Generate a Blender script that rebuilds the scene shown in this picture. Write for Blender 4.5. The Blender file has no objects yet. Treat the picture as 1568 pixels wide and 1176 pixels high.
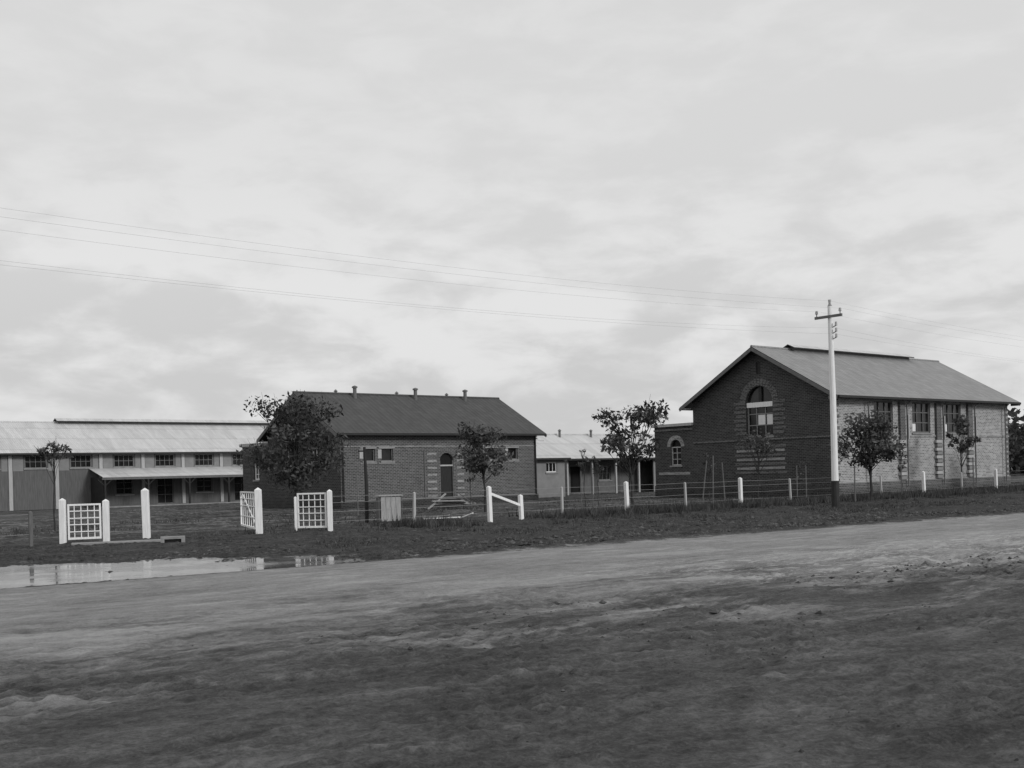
import bpy, math, random
import numpy as np
from mathutils import Vector, Matrix
from mathutils.geometry import tessellate_polygon
random.seed(7); np.random.seed(7)
scene=bpy.context.scene
COL=scene.collection
UX,UY=0.77,0.638
ANG=math.atan2(UY,UX)
def fr(t,d):  # street-frontage coordinates -> world
    return (-0.8+UX*t-UY*d, 38.7+UY*t+UX*d)

# ------------------------------------------------------------ materials
def newmat(name):
    m=bpy.data.materials.new(name); m.use_nodes=True
    nt=m.node_tree; b=nt.nodes['Principled BSDF']
    b.inputs['Specular IOR Level'].default_value=0.25
    return m,nt,b
def N(nt,t,**k):
    n=nt.nodes.new(t)
    for a,v in k.items(): setattr(n,a,v)
    return n
def ramp(nt,src,stops):
    r=N(nt,'ShaderNodeValToRGB'); cr=r.color_ramp
    while len(cr.elements)<len(stops): cr.elements.new(0.5)
    for e,(p,c) in zip(cr.elements,stops):
        e.position=p; e.color=(c,c,c,1)
    nt.links.new(src,r.inputs[0]); return r.outputs[0]
def math_(nt,op,a,b=None,c=None,clamp=False):
    n=N(nt,'ShaderNodeMath',operation=op); n.use_clamp=clamp
    for i,v in enumerate((a,b,c)):
        if v is None: continue
        if isinstance(v,(int,float)): n.inputs[i].default_value=v
        else: nt.links.new(v,n.inputs[i])
    return n.outputs[0]
def noise(nt,vec,scale,detail=4,rough=0.55,dist=0):
    n=N(nt,'ShaderNodeTexNoise'); n.inputs['Scale'].default_value=scale
    n.inputs['Detail'].default_value=detail; n.inputs['Roughness'].default_value=rough
    n.inputs['Distortion'].default_value=dist
    nt.links.new(vec,n.inputs['Vector']); return n.outputs['Fac']
def mapr(nt,v,a,b,c,d,smooth=False):
    n=N(nt,'ShaderNodeMapRange'); n.interpolation_type='SMOOTHSTEP' if smooth else 'LINEAR'
    nt.links.new(v,n.inputs[0])
    for i,x in enumerate((a,b,c,d)): n.inputs[i+1].default_value=x
    return n.outputs[0]
def bump(nt,b,h,strength,dist):
    n=N(nt,'ShaderNodeBump'); n.inputs['Strength'].default_value=strength
    n.inputs['Distance'].default_value=dist
    nt.links.new(h,n.inputs['Height']); nt.links.new(n.outputs[0],b.inputs['Normal'])
def geo(nt): return N(nt,'ShaderNodeNewGeometry').outputs['Position']

def plain(name,v,var=0.25,scale=3.0,rough=0.8,bmp=0.2,streak=False):
    m,nt,b=newmat(name); p=geo(nt)
    if streak:
        mp=N(nt,'ShaderNodeMapping'); mp.inputs['Scale'].default_value=(6,6,0.5); nt.links.new(p,mp.inputs[0]); p2=mp.outputs[0]
    else: p2=p
    f=noise(nt,p2,scale,6,0.6)
    c=ramp(nt,f,[(0.25,v*(1-var)),(0.75,min(1,v*(1+var)))])
    nt.links.new(c,b.inputs['Base Color']); b.inputs['Roughness'].default_value=rough
    f2=noise(nt,p,25,3); bump(nt,b,f2,bmp,0.01)
    return m
def brick(name,v,mortar,bw=0.24,bh=0.086,ms=0.013):
    m,nt,b=newmat(name)
    uv=N(nt,'ShaderNodeTexCoord').outputs['UV']
    t=N(nt,'ShaderNodeTexBrick')
    t.inputs['Scale'].default_value=1; t.inputs['Brick Width'].default_value=bw
    t.inputs['Row Height'].default_value=bh; t.inputs['Mortar Size'].default_value=ms
    t.inputs['Color1'].default_value=(v*.6,)*3+(1,); t.inputs['Color2'].default_value=(v*1.4,)*3+(1,)
    t.inputs['Mortar'].default_value=(mortar,)*3+(1,)
    nt.links.new(uv,t.inputs['Vector'])
    p=geo(nt)
    f=noise(nt,p,0.8,7,0.65); s=mapr(nt,f,0.3,0.7,0.87,1.12)
    mp=N(nt,'ShaderNodeMapping'); mp.inputs['Scale'].default_value=(1.6,5.0,1); nt.links.new(uv,mp.inputs[0])
    f3=noise(nt,mp.outputs[0],1.0,5,.8); s3=mapr(nt,f3,0.35,0.65,0.88,1.12)
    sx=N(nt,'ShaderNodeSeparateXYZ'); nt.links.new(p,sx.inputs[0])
    low_dark=mapr(nt,sx.outputs[2],0.0,0.9,0.7,1.0,True)  # brick darkens towards the ground
    mul=math_(nt,'MULTIPLY',math_(nt,'MULTIPLY',s,s3),low_dark)
    mx=N(nt,'ShaderNodeVectorMath',operation='SCALE'); nt.links.new(t.outputs['Color'],mx.inputs[0]); nt.links.new(mul,mx.inputs['Scale'])
    nt.links.new(mx.outputs[0],b.inputs['Base Color']); b.inputs['Roughness'].default_value=0.85
    bump(nt,b,math_(nt,'SUBTRACT',1.0,t.outputs['Fac']),0.4,0.01)
    return m
def roofmat(name,v,pitch=0.12,courses=0.3,amp=0.15,rough=0.6,sheet=0.8):
    m,nt,b=newmat(name); uv=N(nt,'ShaderNodeTexCoord').outputs['UV']
    sx=N(nt,'ShaderNodeSeparateXYZ'); nt.links.new(uv,sx.inputs[0])
    w=math_(nt,'SINE',math_(nt,'MULTIPLY',sx.outputs[0],2*math.pi/pitch))
    sheetid=math_(nt,'FLOOR',math_(nt,'DIVIDE',sx.outputs[0],sheet))
    row=math_(nt,'FLOOR',math_(nt,'DIVIDE',sx.outputs[1],courses))
    cb=N(nt,'ShaderNodeCombineXYZ'); nt.links.new(sheetid,cb.inputs[0]); nt.links.new(row,cb.inputs[1])
    wn=N(nt,'ShaderNodeTexWhiteNoise'); nt.links.new(cb.outputs[0],wn.inputs['Vector'])
    mp=N(nt,'ShaderNodeMapping'); mp.inputs['Scale'].default_value=(2.5,0.5,1); nt.links.new(uv,mp.inputs[0])
    f=noise(nt,mp.outputs[0],1.2,6,0.65)
    k=math_(nt,'ADD',mapr(nt,f,0.3,0.7,1-amp,1+amp),mapr(nt,wn.outputs['Value'],0,1,-amp*.6,amp*.6))
    k=math_(nt,'ADD',k,math_(nt,'MULTIPLY',w,0.06))
    fr_=math_(nt,'FRACT',math_(nt,'DIVIDE',sx.outputs[1],courses))
    k=math_(nt,'MULTIPLY',k,mapr(nt,fr_,0.0,0.12,0.8,1.0))
    c=N(nt,'ShaderNodeVectorMath',operation='SCALE'); c.inputs[0].default_value=(v,v,v); nt.links.new(k,c.inputs['Scale'])
    nt.links.new(c.outputs[0],b.inputs['Base Color']); b.inputs['Roughness'].default_value=rough
    bump(nt,b,w,0.35,0.015)
    return m
M={}
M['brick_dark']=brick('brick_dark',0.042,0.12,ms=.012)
M['brick_face']=brick('brick_face',0.24,0.50)  # pale front brick; some of the sun's brightness is put into its colour
M['brick_face2']=brick('brick_face2',0.07,0.22)  # centre front, coloured lighter than its gable as the sunlit side
M['brick_mid']=brick('brick_mid',0.085,0.21)
M['brick_light']=brick('brick_light',0.24,0.38)
M['roof_tile']=roofmat('roof_tile',0.072,0.3,0.32,0.16,0.8,0.3)
M['roof_slate']=roofmat('roof_slate',0.24,0.3,0.32,0.14,0.7,0.3)
M['roof_iron']=roofmat('roof_iron',0.52,0.15,1.9,0.14,0.5,0.76)
M['white']=plain('white_paint',0.8,0.16,5,0.6,0.15,True)
M['cream']=plain('weathered_paint',0.42,0.2,4,0.7,0.15,True)
M['trim_dark']=plain('dark_trim',0.03,0.3,4,0.6)
M['trim_mid']=plain('mid_trim',0.15,0.25,4,0.7)
M['shed_wall']=plain('shed_cladding',0.12,0.3,2.5,0.8,0.2,True)
M['concrete']=plain('concrete',0.25,0.25,4,0.85,0.4)
M['render']=plain('cement_render',0.24,0.15,2,0.85,0.2)
M['timber']=plain('weathered_timber',0.13,0.35,6,0.8,0.4,True)
M['timber_dark']=plain('dark_timber',0.03,0.35,6,0.8,0.4,True)
M['board']=plain('pale_board',0.34,0.3,5,0.8,0.3,True)
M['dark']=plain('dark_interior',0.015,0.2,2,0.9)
m,nt,b=newmat('window_glass'); f=noise(nt,geo(nt),1.4,2)
nt.links.new(ramp(nt,f,[(0.35,0.008),(0.7,0.03)]),b.inputs['Base Color']); b.inputs['Roughness'].default_value=0.15
b.inputs['Specular IOR Level'].default_value=0.4; bump(nt,b,noise(nt,geo(nt),2.0,1),0.15,0.02); M['glass']=m
M['pale_pane']=plain('pale_panes',0.75,0.1,4,0.8)  # flat pale patches over some panes
M['metal']=plain('galvanised_iron',0.25,0.2,5,0.5)
M['wire']=plain('wire',0.3,0.1,5,0.5)

# ------------------------------------------------------------ mesh builder
class MB:
    def __init__(s): s.v=[];s.f=[];s.m=[];s.mats=[]
    def mi(s,k):
        if k not in s.mats: s.mats.append(k)
        return s.mats.index(k)
    def face(s,pts,mat):
        i=len(s.v); s.v+= [tuple(p) for p in pts]; s.f.append(tuple(range(i,i+len(pts)))); s.m.append(s.mi(mat))
    def obox(s,O,A,B,C,a0,a1,b0,b1,c0,c1,mat):
        O,A,B,C=map(Vector,(O,A,B,C))
        P=[O+A*a+B*bb+C*c for c in (c0,c1) for bb in (b0,b1) for a in (a0,a1)]
        for q in ((0,2,3,1),(4,5,7,6),(0,1,5,4),(2,6,7,3),(0,4,6,2),(1,3,7,5)):
            s.face([P[i] for i in q],mat)
    def box(s,x0,x1,y0,y1,z0,z1,mat): s.obox((0,0,0),(1,0,0),(0,1,0),(0,0,1),x0,x1,y0,y1,z0,z1,mat)
    def beam(s,p,q,w,h,mat,up=(0,0,1)):
        p=Vector(p);q=Vector(q);d=q-p;L=d.length;d.normalize();up=Vector(up)
        if abs(d.dot(up))>0.95: up=Vector((1,0,0))
        sd=d.cross(up).normalized(); u2=sd.cross(d).normalized()
        s.obox(p,d,sd,u2,0,L,-w/2,w/2,-h/2,h/2,mat)
    def tube(s,pts,rads,mat,n=8,cap=True):
        rings=[]
        for i,p in enumerate(pts):
            p=Vector(p); a=Vector(pts[max(0,i-1)]); c=Vector(pts[min(len(pts)-1,i+1)])
            d=(c-a).normalized(); ref=Vector((0,0,1)) if abs(d.z)<0.9 else Vector((1,0,0))
            x=d.cross(ref).normalized(); y=d.cross(x).normalized()
            rings.append([p+(x*math.cos(2*math.pi*k/n)+y*math.sin(2*math.pi*k/n))*rads[i] for k in range(n)])
        for i in range(len(rings)-1):
            for k in range(n):
                s.face([rings[i][k],rings[i][(k+1)%n],rings[i+1][(k+1)%n],rings[i+1][k]],mat)
        if cap: s.face(rings[-1],mat); s.face(rings[0][::-1],mat)
    def build(s,name,parent=None,bevel=0,loc=None,rot=0):
        me=bpy.data.meshes.new(name); me.from_pydata(s.v,[],s.f); 
        for k in s.mats: me.materials.append(M[k])
        me.polygons.foreach_set('material_index',s.m)
        uv=me.uv_layers.new(name='UVMap'); me.update()
        for p in me.polygons:
            n=p.normal; ax=max(range(3),key=lambda i:abs(n[i]))
            if abs(n.z)>0.6: ax=2
            for li in p.loop_indices:
                c=me.vertices[me.loops[li].vertex_index].co
                uv.data[li].uv=((c.x,c.y) if ax==2 else ((c.y,c.z) if ax==0 else (c.x,c.z)))
        o=bpy.data.objects.new(name,me); COL.objects.link(o)
        if parent: o.parent=parent
        if loc: o.location=loc
        o.rotation_euler=(0,0,rot)
        if bevel:
            bm=o.modifiers.new('b','BEVEL'); bm.width=bevel; bm.segments=1; bm.limit_method='ANGLE'
            w=o.modifiers.new('w','WELD'); o.modifiers.move(1,0)
        return o
Z=Vector((0,0,1))
def arch_loop(a0,a1,z0,zs,n=10,rise=None):
    r=(a1-a0)/2; c=(a0+a1)/2; rise=rise or r
    return [(a0,z0),(a1,z0)]+[(c+r*math.cos(math.pi*i/n),zs+rise*math.sin(math.pi*i/n)) for i in range(n+1)]
def rect_loop(a0,a1,z0,z1): return [(a0,z0),(a1,z0),(a1,z1),(a0,z1)]
def wall(mb,O,A,Nn,outline,holes,mat,depth=0.18):
    O=Vector(O);A=Vector(A);Nn=Vector(Nn)
    P=lambda q,d=0: O+A*q[0]+Z*q[1]-Nn*d
    loops=[outline]+holes
    flat=[q for l in loops for q in l]
    tris=tessellate_polygon([[Vector((q[0],q[1],0)) for q in l] for l in loops])
    for t in tris: mb.face([P(flat[i]) for i in t],mat)
    for h in holes:
        for i in range(len(h)):
            a,b=h[i],h[(i+1)%len(h)]
            mb.face([P(a),P(b),P(b,depth),P(a,depth)],mat)
def window(fm,O,A,Nn,a0,a1,z0,z1,nx=2,nz=2,arch=0,pale_pane=None,frame='white',fw=0.07,bw=0.035,sill=True,depth=0.15):
    O=Vector(O);A=Vector(A);Nn=Vector(Nn)
    lp=arch_loop(a0,a1,z0,z1,10,arch) if arch else rect_loop(a0,a1,z0,z1)
    fm.face([O+A*q[0]+Z*q[1]-Nn*depth for q in lp],'glass')
    bx=lambda x0,x1,y0,y1,d0,d1,mt:fm.obox(O,A,-Nn,Z,x0,x1,d0,d1,y0,y1,mt)
    bx(a0,a0+fw,z0,z1,depth-.07,depth-.004,frame); bx(a1-fw,a1,z0,z1,depth-.07,depth-.004,frame)
    bx(a0+fw,a1-fw,z0,z0+fw,depth-.07,depth-.004,frame); bx(a0+fw,a1-fw,z1-fw,z1,depth-.07,depth-.004,frame)
    for i in range(1,nx):
        x=a0+(a1-a0)*i/nx; bx(x-bw/2,x+bw/2,z0+fw,z1-fw,depth-.05,depth-.004,frame)
    for j in range(1,nz):
        z=z0+(z1-z0)*j/nz; bx(a0+fw,a1-fw,z-bw/2,z+bw/2,depth-.04,depth-.006,frame)
    if pale_pane:
        for (f0,f1,g0,g1) in pale_pane:
            X0=a0+(a1-a0)*f0;X1=a0+(a1-a0)*f1;Y0=z0+(z1-z0)*g0;Y1=z0+(z1-z0)*g1
            fm.face([O+A*x+Z*z-Nn*(depth-.003) for x,z in ((X0,Y0),(X1,Y0),(X1,Y1),(X0,Y1))],'pale_pane')
    if sill: bx(a0-.08,a1+.08,z0-.1,z0,-.06,depth-.07,'concrete')
def arch_ring(mb,O,A,Nn,c,zs,r,w,mat,n=14,proud=0.02):
    O=Vector(O);A=Vector(A);Nn=Vector(Nn)
    for i in range(n):
        t0=math.pi*i/n+.012;t1=math.pi*(i+1)/n-.012
        q=[(c+(r)*math.cos(t0),zs+r*math.sin(t0)),(c+(r+w)*math.cos(t0),zs+(r+w)*math.sin(t0)),(c+(r+w)*math.cos(t1),zs+(r+w)*math.sin(t1)),(c+r*math.cos(t1),zs+r*math.sin(t1))]
        f=[O+A*x+Z*z+Nn*proud for x,z in q]; mb.face(f,mat)
        g=[O+A*x+Z*z for x,z in q]
        for k in range(4): mb.face([f[k],f[(k+1)%4],g[(k+1)%4],g[k]],mat)
def gable_roof(mb,L,W,ze,zr,ov,vo,mat,edge,th=0.09):
    k=(zr-ze)/(W/2)
    for s in (0,1):
        y0=-ov if s==0 else W+ov; ye=W/2
        zl=ze-ov*k
        x0,x1=-vo,L+vo
        t=[(x0,y0,zl+th),(x1,y0,zl+th),(x1,ye,zr+th),(x0,ye,zr+th)]
        bt=[(x,y,z-th+.004) for x,y,z in t]
        mb.face(t,mat); mb.face(bt[::-1],edge)
        for i in range(4): mb.face([t[i],t[(i+1)%4],bt[(i+1)%4],bt[i]],edge)
        yy=y0+(-.1 if s==0 else 0)
        mb.box(x0+.1,x1-.1,yy,yy+.1,zl-.04,zl+.07,edge)
        for xx in (x0,x1):
            a=Vector((xx,y0,zl-.05)); c=Vector((xx,ye,zr-.05))
            mb.beam(a,c,.04,.17,'trim_mid')
    mb.tube([(-vo,W/2,zr+th),(L+vo,W/2,zr+th)],[.08,.08],mat,8)
def empty(name,x,y,rot):
    e=bpy.data.objects.new(name,None); COL.objects.link(e); e.location=(x,y,0); e.rotation_euler=(0,0,rot); e.empty_display_size=1
    return e
X_=Vector((1,0,0));Y_=Vector((0,1,0))
def pent(W,ze,zr): return [(0,-.3),(W,-.3),(W,ze),(W/2,zr),(0,ze)]

def ridge_monitor(mb,x0,x1,yc,zr,mat,w=.55,h=.42):
    mb.box(x0,x1,yc-w*.55,yc+w*.55,zr-.25,zr+h*.55,'trim_mid')
    for s in (-1,1):
        t=[(x0-.25,yc+s*w,zr+h*.45),(x1+.25,yc+s*w,zr+h*.45),(x1+.25,yc,zr+h),(x0-.25,yc,zr+h)]
        b_=[(x,y,z-.06) for x,y,z in t]
        mb.face(t,mat); mb.face(b_,'trim_dark')
        for i in (0,1,3): mb.face([t[i],t[(i+1)%4],b_[(i+1)%4],b_[i]],'trim_dark')

# ============================ CENTRE BRICK BUILDING
e=empty('brick_building',-9.25,60,ANG)
L,W,ze,zr=14.0,8.3,4.25,6.5
wb=MB();tb=MB();gb=MB();rb=MB()
wins=[(1.45,2.2),(2.64,3.41),(10.15,10.85),(11.75,12.5)]
holes=[rect_loop(a,b,2.55,3.25) for a,b in wins]
dh=arch_loop(6.62,7.6,0.15,2.55,10,.42)
holes.append(dh)
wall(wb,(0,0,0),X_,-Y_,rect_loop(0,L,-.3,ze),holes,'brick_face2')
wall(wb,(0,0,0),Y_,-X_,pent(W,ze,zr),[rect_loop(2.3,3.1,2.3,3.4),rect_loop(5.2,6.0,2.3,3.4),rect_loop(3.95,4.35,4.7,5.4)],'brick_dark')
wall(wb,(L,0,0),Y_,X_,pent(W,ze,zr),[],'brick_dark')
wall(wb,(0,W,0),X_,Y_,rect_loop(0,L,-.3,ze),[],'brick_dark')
for a,b in wins:
    window(gb,(0,0,0),X_,-Y_,a,b,2.55,3.25,1,1,fw=.04,frame='render'); tb.box(a-.2,b+.1,-.04,0,2.38,2.449,'render'); tb.box(a-.2,b+.1,-.04,0,3.252,3.31,'cream'); tb.box(a-.24,a-.02,-.025,0,2.7,3.2,'cream')
for a,b in ((2.3,3.1),(5.2,6.0)): window(gb,(0,0,0),Y_,-X_,a,b,2.3,3.4,2,2)
window(gb,(0,0,0),Y_,-X_,3.95,4.35,4.7,5.4,1,4,frame='trim_mid',sill=False)
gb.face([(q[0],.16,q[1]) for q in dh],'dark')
gb.box(6.62,6.67,.03,.12,.15,2.55,'trim_mid');gb.box(7.55,7.6,.03,.12,.15,2.55,'trim_mid');gb.box(6.67,7.55,.03,.12,2.2,2.29,'cream')
gb.box(6.72,7.5,.1,.15,.2,2.2,'timber_dark');
arch_ring(tb,(0,0,0),X_,-Y_,7.11,2.55,.5,.2,'brick_mid')
for (a,b) in ((5.6,6.5),(7.72,8.46)):
    z=.25;i=0
    while z<2.95:
        ins=.12 if i%2 else 0
        tb.box(a+ins,b-ins,-.018,0,z,z+.13,'brick_light' if i%2 else 'brick_mid'); z+=.2;i+=1
tb.box(5.5,5.56,-.05,0,.2,3.1,'trim_mid')
tb.box(-.03,L+.03,-.035,0,3.34,3.4,'brick_light')
tb.box(-.04,0,-.03,W,3.32,3.42,'brick_mid')
tb.box(-.06,L+.06,-.06,0,-.3,.38,'brick_dark'); tb.box(-.06,0,0,W,-.3,.38,'brick_dark')
tb.box(-.05,L+.05,-.05,0,.385,.42,'render')
tb.box(0,L,-.42,-.02,ze-.18,ze-.13,'trim_mid')
tb.tube([(.12,-.09,.3),(.12,-.09,3.95),(.12,-.4,4.05)],[.045]*3,'trim_dark')
tb.tube([(L-.12,-.09,.3),(L-.12,-.09,3.95),(L-.12,-.4,4.05)],[.045]*3,'trim_dark')
gable_roof(rb,L,W,ze,zr,.45,.5,'roof_tile','trim_dark')
for x in (3.3,7.6,11.4):
    rb.tube([(x,W/2-.45,zr-.3),(x,W/2-.45,zr+.42)],[.11,.11],'trim_mid'); rb.tube([(x,W/2-.45,zr+.42),(x,W/2-.45,zr+.5),(x,W/2-.45,zr+.56)],[.17,.17,.03],'trim_mid')
    x-=.6
    rb.tube([(x,W/2+.7,zr-.4),(x,W/2+.7,zr+.28)],[.08,.08],'trim_mid'); rb.tube([(x,W/2+.7,zr+.28),(x,W/2+.7,zr+.4)],[.14,.03],'trim_mid')
al=3.4
wall(wb,(0,W,0),Y_,-X_,rect_loop(0,al,-.3,3.75),[arch_loop(1.2,1.9,1.7,2.7,8,.35)],'brick_dark')
window(gb,(0,W,0),Y_,-X_,1.2,1.9,1.7,2.7,2,3,arch=.35)
wall(wb,(0,W+al,0),X_,Y_,rect_loop(0,5,-.3,3.75),[],'brick_dark')
tb.box(-.14,5.1,W+.0,W+al+.14,3.75,3.93,'cream'); tb.box(-.06,0,W,W+al,3.5,3.6,'brick_mid')
tb.box(6.35,7.85,-1.0,-.07,-.1,.13,'concrete'); tb.box(6.1,8.1,-1.4,-1.01,-.1,.05,'concrete')
wb.build('walls',e);tb.build('trim',e);gb.build('windows_and_door',e);rb.build('roof',e)

# ============================ RIGHT BRICK HALL
e=empty('brick_building',16.63,57,ANG-.012)
L,W,ze,zr=17.9,9.6,5.45,8.15
wb=MB();tb=MB();gb=MB();rb=MB()
wins=[(3.55,5.35),(7.25,9.1),(10.55,12.4)]
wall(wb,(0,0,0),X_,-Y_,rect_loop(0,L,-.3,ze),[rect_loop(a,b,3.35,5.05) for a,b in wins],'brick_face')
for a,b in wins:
    window(gb,(0,0,0),X_,-Y_,a,b,3.35,5.05,3,3,frame='trim_mid',fw=.07,bw=.05,pale_pane=[(.05,.3,.05,.3)])
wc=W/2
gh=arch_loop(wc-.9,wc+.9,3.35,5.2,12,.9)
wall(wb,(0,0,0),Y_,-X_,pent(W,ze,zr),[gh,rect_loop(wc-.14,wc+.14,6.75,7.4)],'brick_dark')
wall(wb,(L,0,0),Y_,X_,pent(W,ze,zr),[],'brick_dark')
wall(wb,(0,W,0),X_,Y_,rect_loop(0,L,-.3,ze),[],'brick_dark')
window(gb,(0,0,0),Y_,-X_,wc-.9,wc+.9,3.35,5.2,3,3,arch=.9,fw=.07,bw=.05,frame='render',pale_pane=[(.37,.63,.34,.64),(.06,.3,.34,.64)],depth=.2)
gb.box(.05,.12,wc-.9,wc+.9,4.95,5.22,'white')
gb.box(.1,.16,wc-.1,wc+.1,5.22,6.05,'trim_dark')
gb.box(.06,.1,wc-.14,wc+.14,6.75,7.4,'trim_dark')
arch_ring(tb,(0,0,0),Y_,-X_,wc,5.2,.93,.38,'brick_mid',17,.03)
z=1.3;i=0
while z<5.15:
    ins=.12 if i%2 else 0
    if z>3.3:
        tb.box(-.02,0,wc-1.75+ins,wc-.93,z,z+.15,'brick_mid'); tb.box(-.02,0,wc+.93,wc+1.75-ins,z,z+.15,'brick_mid')
    elif z<2.95:
        tb.box(-.02,0,wc-1.75+ins,wc+1.75-ins,z,z+.13,'brick_light' if 1.5<z<2.7 and i%2 else 'brick_mid')
    z+=.24;i+=1
tb.box(-.05,0,-.05,W,3.12,3.22,'brick_mid'); tb.box(-.05,L+.03,-.05,0,3.12,3.22,'brick_light')
tb.box(-.07,L+.07,-.07,0,-.3,.7,'brick_mid'); tb.box(-.07,0,0,W,-.3,.7,'brick_dark')
tb.box(-.06,L+.06,-.06,0,.705,.75,'concrete')
for a in (6.1,9.8,13.25):
    tb.box(a-.24,a+.24,-.14,0,.76,5.05,'brick_mid'); 
    z=.8;i=0
    while z<3.0:
        tb.box(a-.3-.08*(i%2),a+.3+.08*(i%2),-.165,-.001,z,z+.16,'cream' if i%2 else 'render'); z+=.22;i+=1
for a in (2.75,6.42,10.12,13.62,17.2):
    tb.tube([(a,-.2,.4),(a,-.2,4.9),(a,-.45,5.1)],[.04]*3,'trim_mid')
    if a<17: tb.box(a-.04,a+.04,-.3,-.26,3.0,4.3,'cream')
for a in (.1,L-.1):
    z=.8;i=0
    while z<5.0:
        tb.box(a-.12,a+.2+.1*(i%2) if a<1 else a+.12,-.02,-.001,z,z+.16,'brick_mid'); z+=.3;i+=1
gable_roof(rb,L,W,ze,zr,.55,.55,'roof_slate','trim_dark')
ridge_monitor(rb,2.9,14.6,W/2,zr,'roof_iron',.45,.38)
for x in (-.5,L+.42): rb.box(x,x+.08,-.5,0,ze-.42,ze-.25,'trim_mid')
rb.box(-.5,-.05,-.55,-.1,ze-.33,ze-.27,'trim_dark'); rb.box(-.5,-.05,W+.1,W+.55,ze-.33,ze-.27,'cream')
al=3.1
wall(wb,(0,W,0),Y_,-X_,rect_loop(0,al,-.3,4.2),[arch_loop(1.0,1.8,1.9,3.0,8,.4)],'brick_dark')
window(gb,(0,W,0),Y_,-X_,1.0,1.8,1.9,3.0,2,3,arch=.4,frame='cream',fw=.06)
arch_ring(tb,(0,W,0),Y_,-X_,1.4,3.0,.43,.25,'brick_light',11,.02)
wall(wb,(0,W+al,0),X_,Y_,rect_loop(0,6,-.3,4.2),[],'brick_dark')
tb.box(-.16,6.1,W+.0,W+al+.16,4.2,4.36,'cream'); tb.box(-.08,0,W,W+al,3.95,4.05,'brick_mid')
tb.box(-.07,0,W,W+al,-.3,.7,'brick_dark'); tb.box(-.02,0,W+.3,W+al-.3,1.35,1.5,'brick_light')
wb.build('walls',e);tb.build('trim',e);gb.build('windows',e);rb.build('roof',e)

# ============================ LEFT LONG SHED WITH VERANDA
e=empty('veranda_building',-32.2,80,ANG)
x0,L,W,ze,zr=-14,24,10,4.15,6.4
wb=MB();tb=MB();gb=MB();rb=MB()
wx=[(-12.2+3.15*i,-10.7+3.15*i) for i in range(11)]
wx=[(a,b) for a,b in wx if b<L]
lw=[(a,b) for a,b in wx if a>2.5]
hol=[rect_loop(a,b,2.95,3.85) for a,b in wx]+[rect_loop(a+.1,b-.1,.1 if i%2 else .9,2.2) for i,(a,b) in enumerate(lw)]
wall(wb,(0,0,0),X_,-Y_,rect_loop(x0,L,-.3,ze),hol,'shed_wall')
for a,b in wx:
    window(gb,(0,0,0),X_,-Y_,a,b,2.95,3.85,4,2,frame='render',fw=.05,bw=.025,depth=.1)
    tb.box(b+.55,b+.8,-.08,0,-.1,ze-.1,'cream'); tb.box(b+.1,b+.5,-.02,0,2.75,ze-.2,'render'); tb.box(b+.85,b+1.55,-.02,0,2.75,ze-.2,'render')
for i,(a,b) in enumerate(lw):
    window(gb,(0,0,0),X_,-Y_,a+.1,b-.1,.1 if i%2 else .9,2.2,2,3,frame='trim_mid')
wall(wb,(x0,0,0),Y_,-X_,pent(W,ze,zr),[],'shed_wall'); wall(wb,(L,0,0),Y_,X_,pent(W,ze,zr),[],'shed_wall'); wall(wb,(0,W,0),X_,Y_,rect_loop(x0,L,-.3,ze),[],'shed_wall')
rr=MB(); gable_roof(rr,L-x0,W,ze,zr,.5,.4,'roof_iron','trim_dark')
rb.mats=rr.mats[:]; rb.v=[(x+x0,y,z) for x,y,z in rr.v]; rb.f=rr.f; rb.m=rr.m
ridge_monitor(rb,1.2,L-2,W/2,zr,'roof_iron',.5,.42)
v0,v1=1.7,L
t=[(v0,-2.8,2.2),(v1,-2.8,2.2),(v1,-.03,2.85),(v0,-.03,2.85)]
rb.face(t,'roof_iron'); b_=[(x,y,z-.05) for x,y,z in t]; rb.face(b_,'trim_dark')
for i in range(4): rb.face([t[i],t[(i+1)%4],b_[(i+1)%4],b_[i]],'cream' if i==0 else 'trim_dark')
tb.box(v0,v1,-2.75,-2.65,2.0,2.14,'trim_mid')
x=v0+.2
while x<v1:
    tb.box(x-.06,x+.06,-2.76,-2.64,-.1,2.0,'timber_dark'); tb.beam((x,-2.7,1.55),(x+.5,-2.7,2.02),.06,.06,'timber_dark'); tb.beam((x,-2.7,1.55),(x-.5,-2.7,2.02),.06,.06,'timber_dark'); x+=3.15
tb.box(v0,v1,-2.9,-.01,-.1,.08,'concrete')
tb.box(v0+.1,v0+.18,-2.6,-.05,.08,2.2,'trim_dark')
wb.build('walls',e);tb.build('trim',e);gb.build('windows',e);rb.build('roof',e)

# ============================ OUTBUILDINGS
e=empty('outbuilding',1.2,75,ANG)
wb=MB();tb=MB();gb=MB();rb=MB()
L,W,ze,zr=3.2,5,2.75,3.9
wall(wb,(0,0,0),X_,-Y_,rect_loop(0,L,-.2,ze),[rect_loop(1.5,2.5,1.7,2.4)],'render')
wall(wb,(0,0,0),Y_,-X_,pent(W,ze,zr),[],'render'); wall(wb,(L,0,0),Y_,X_,pent(W,ze,zr),[],'render'); wall(wb,(0,W,0),X_,Y_,rect_loop(0,L,-.2,ze),[],'render')
window(gb,(0,0,0),X_,-Y_,1.5,2.5,1.7,2.4,3,1)
gable_roof(rb,L,W,ze,zr,.35,.3,'roof_iron','trim_dark')
wb.build('walls',e);gb.build('windows',e);rb.build('roof',e)
e=empty('outbuilding',4.0,81,ANG)
wb=MB();tb=MB();gb=MB();rb=MB()
L,W,ze,zr=13,7,2.75,4.5
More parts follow.
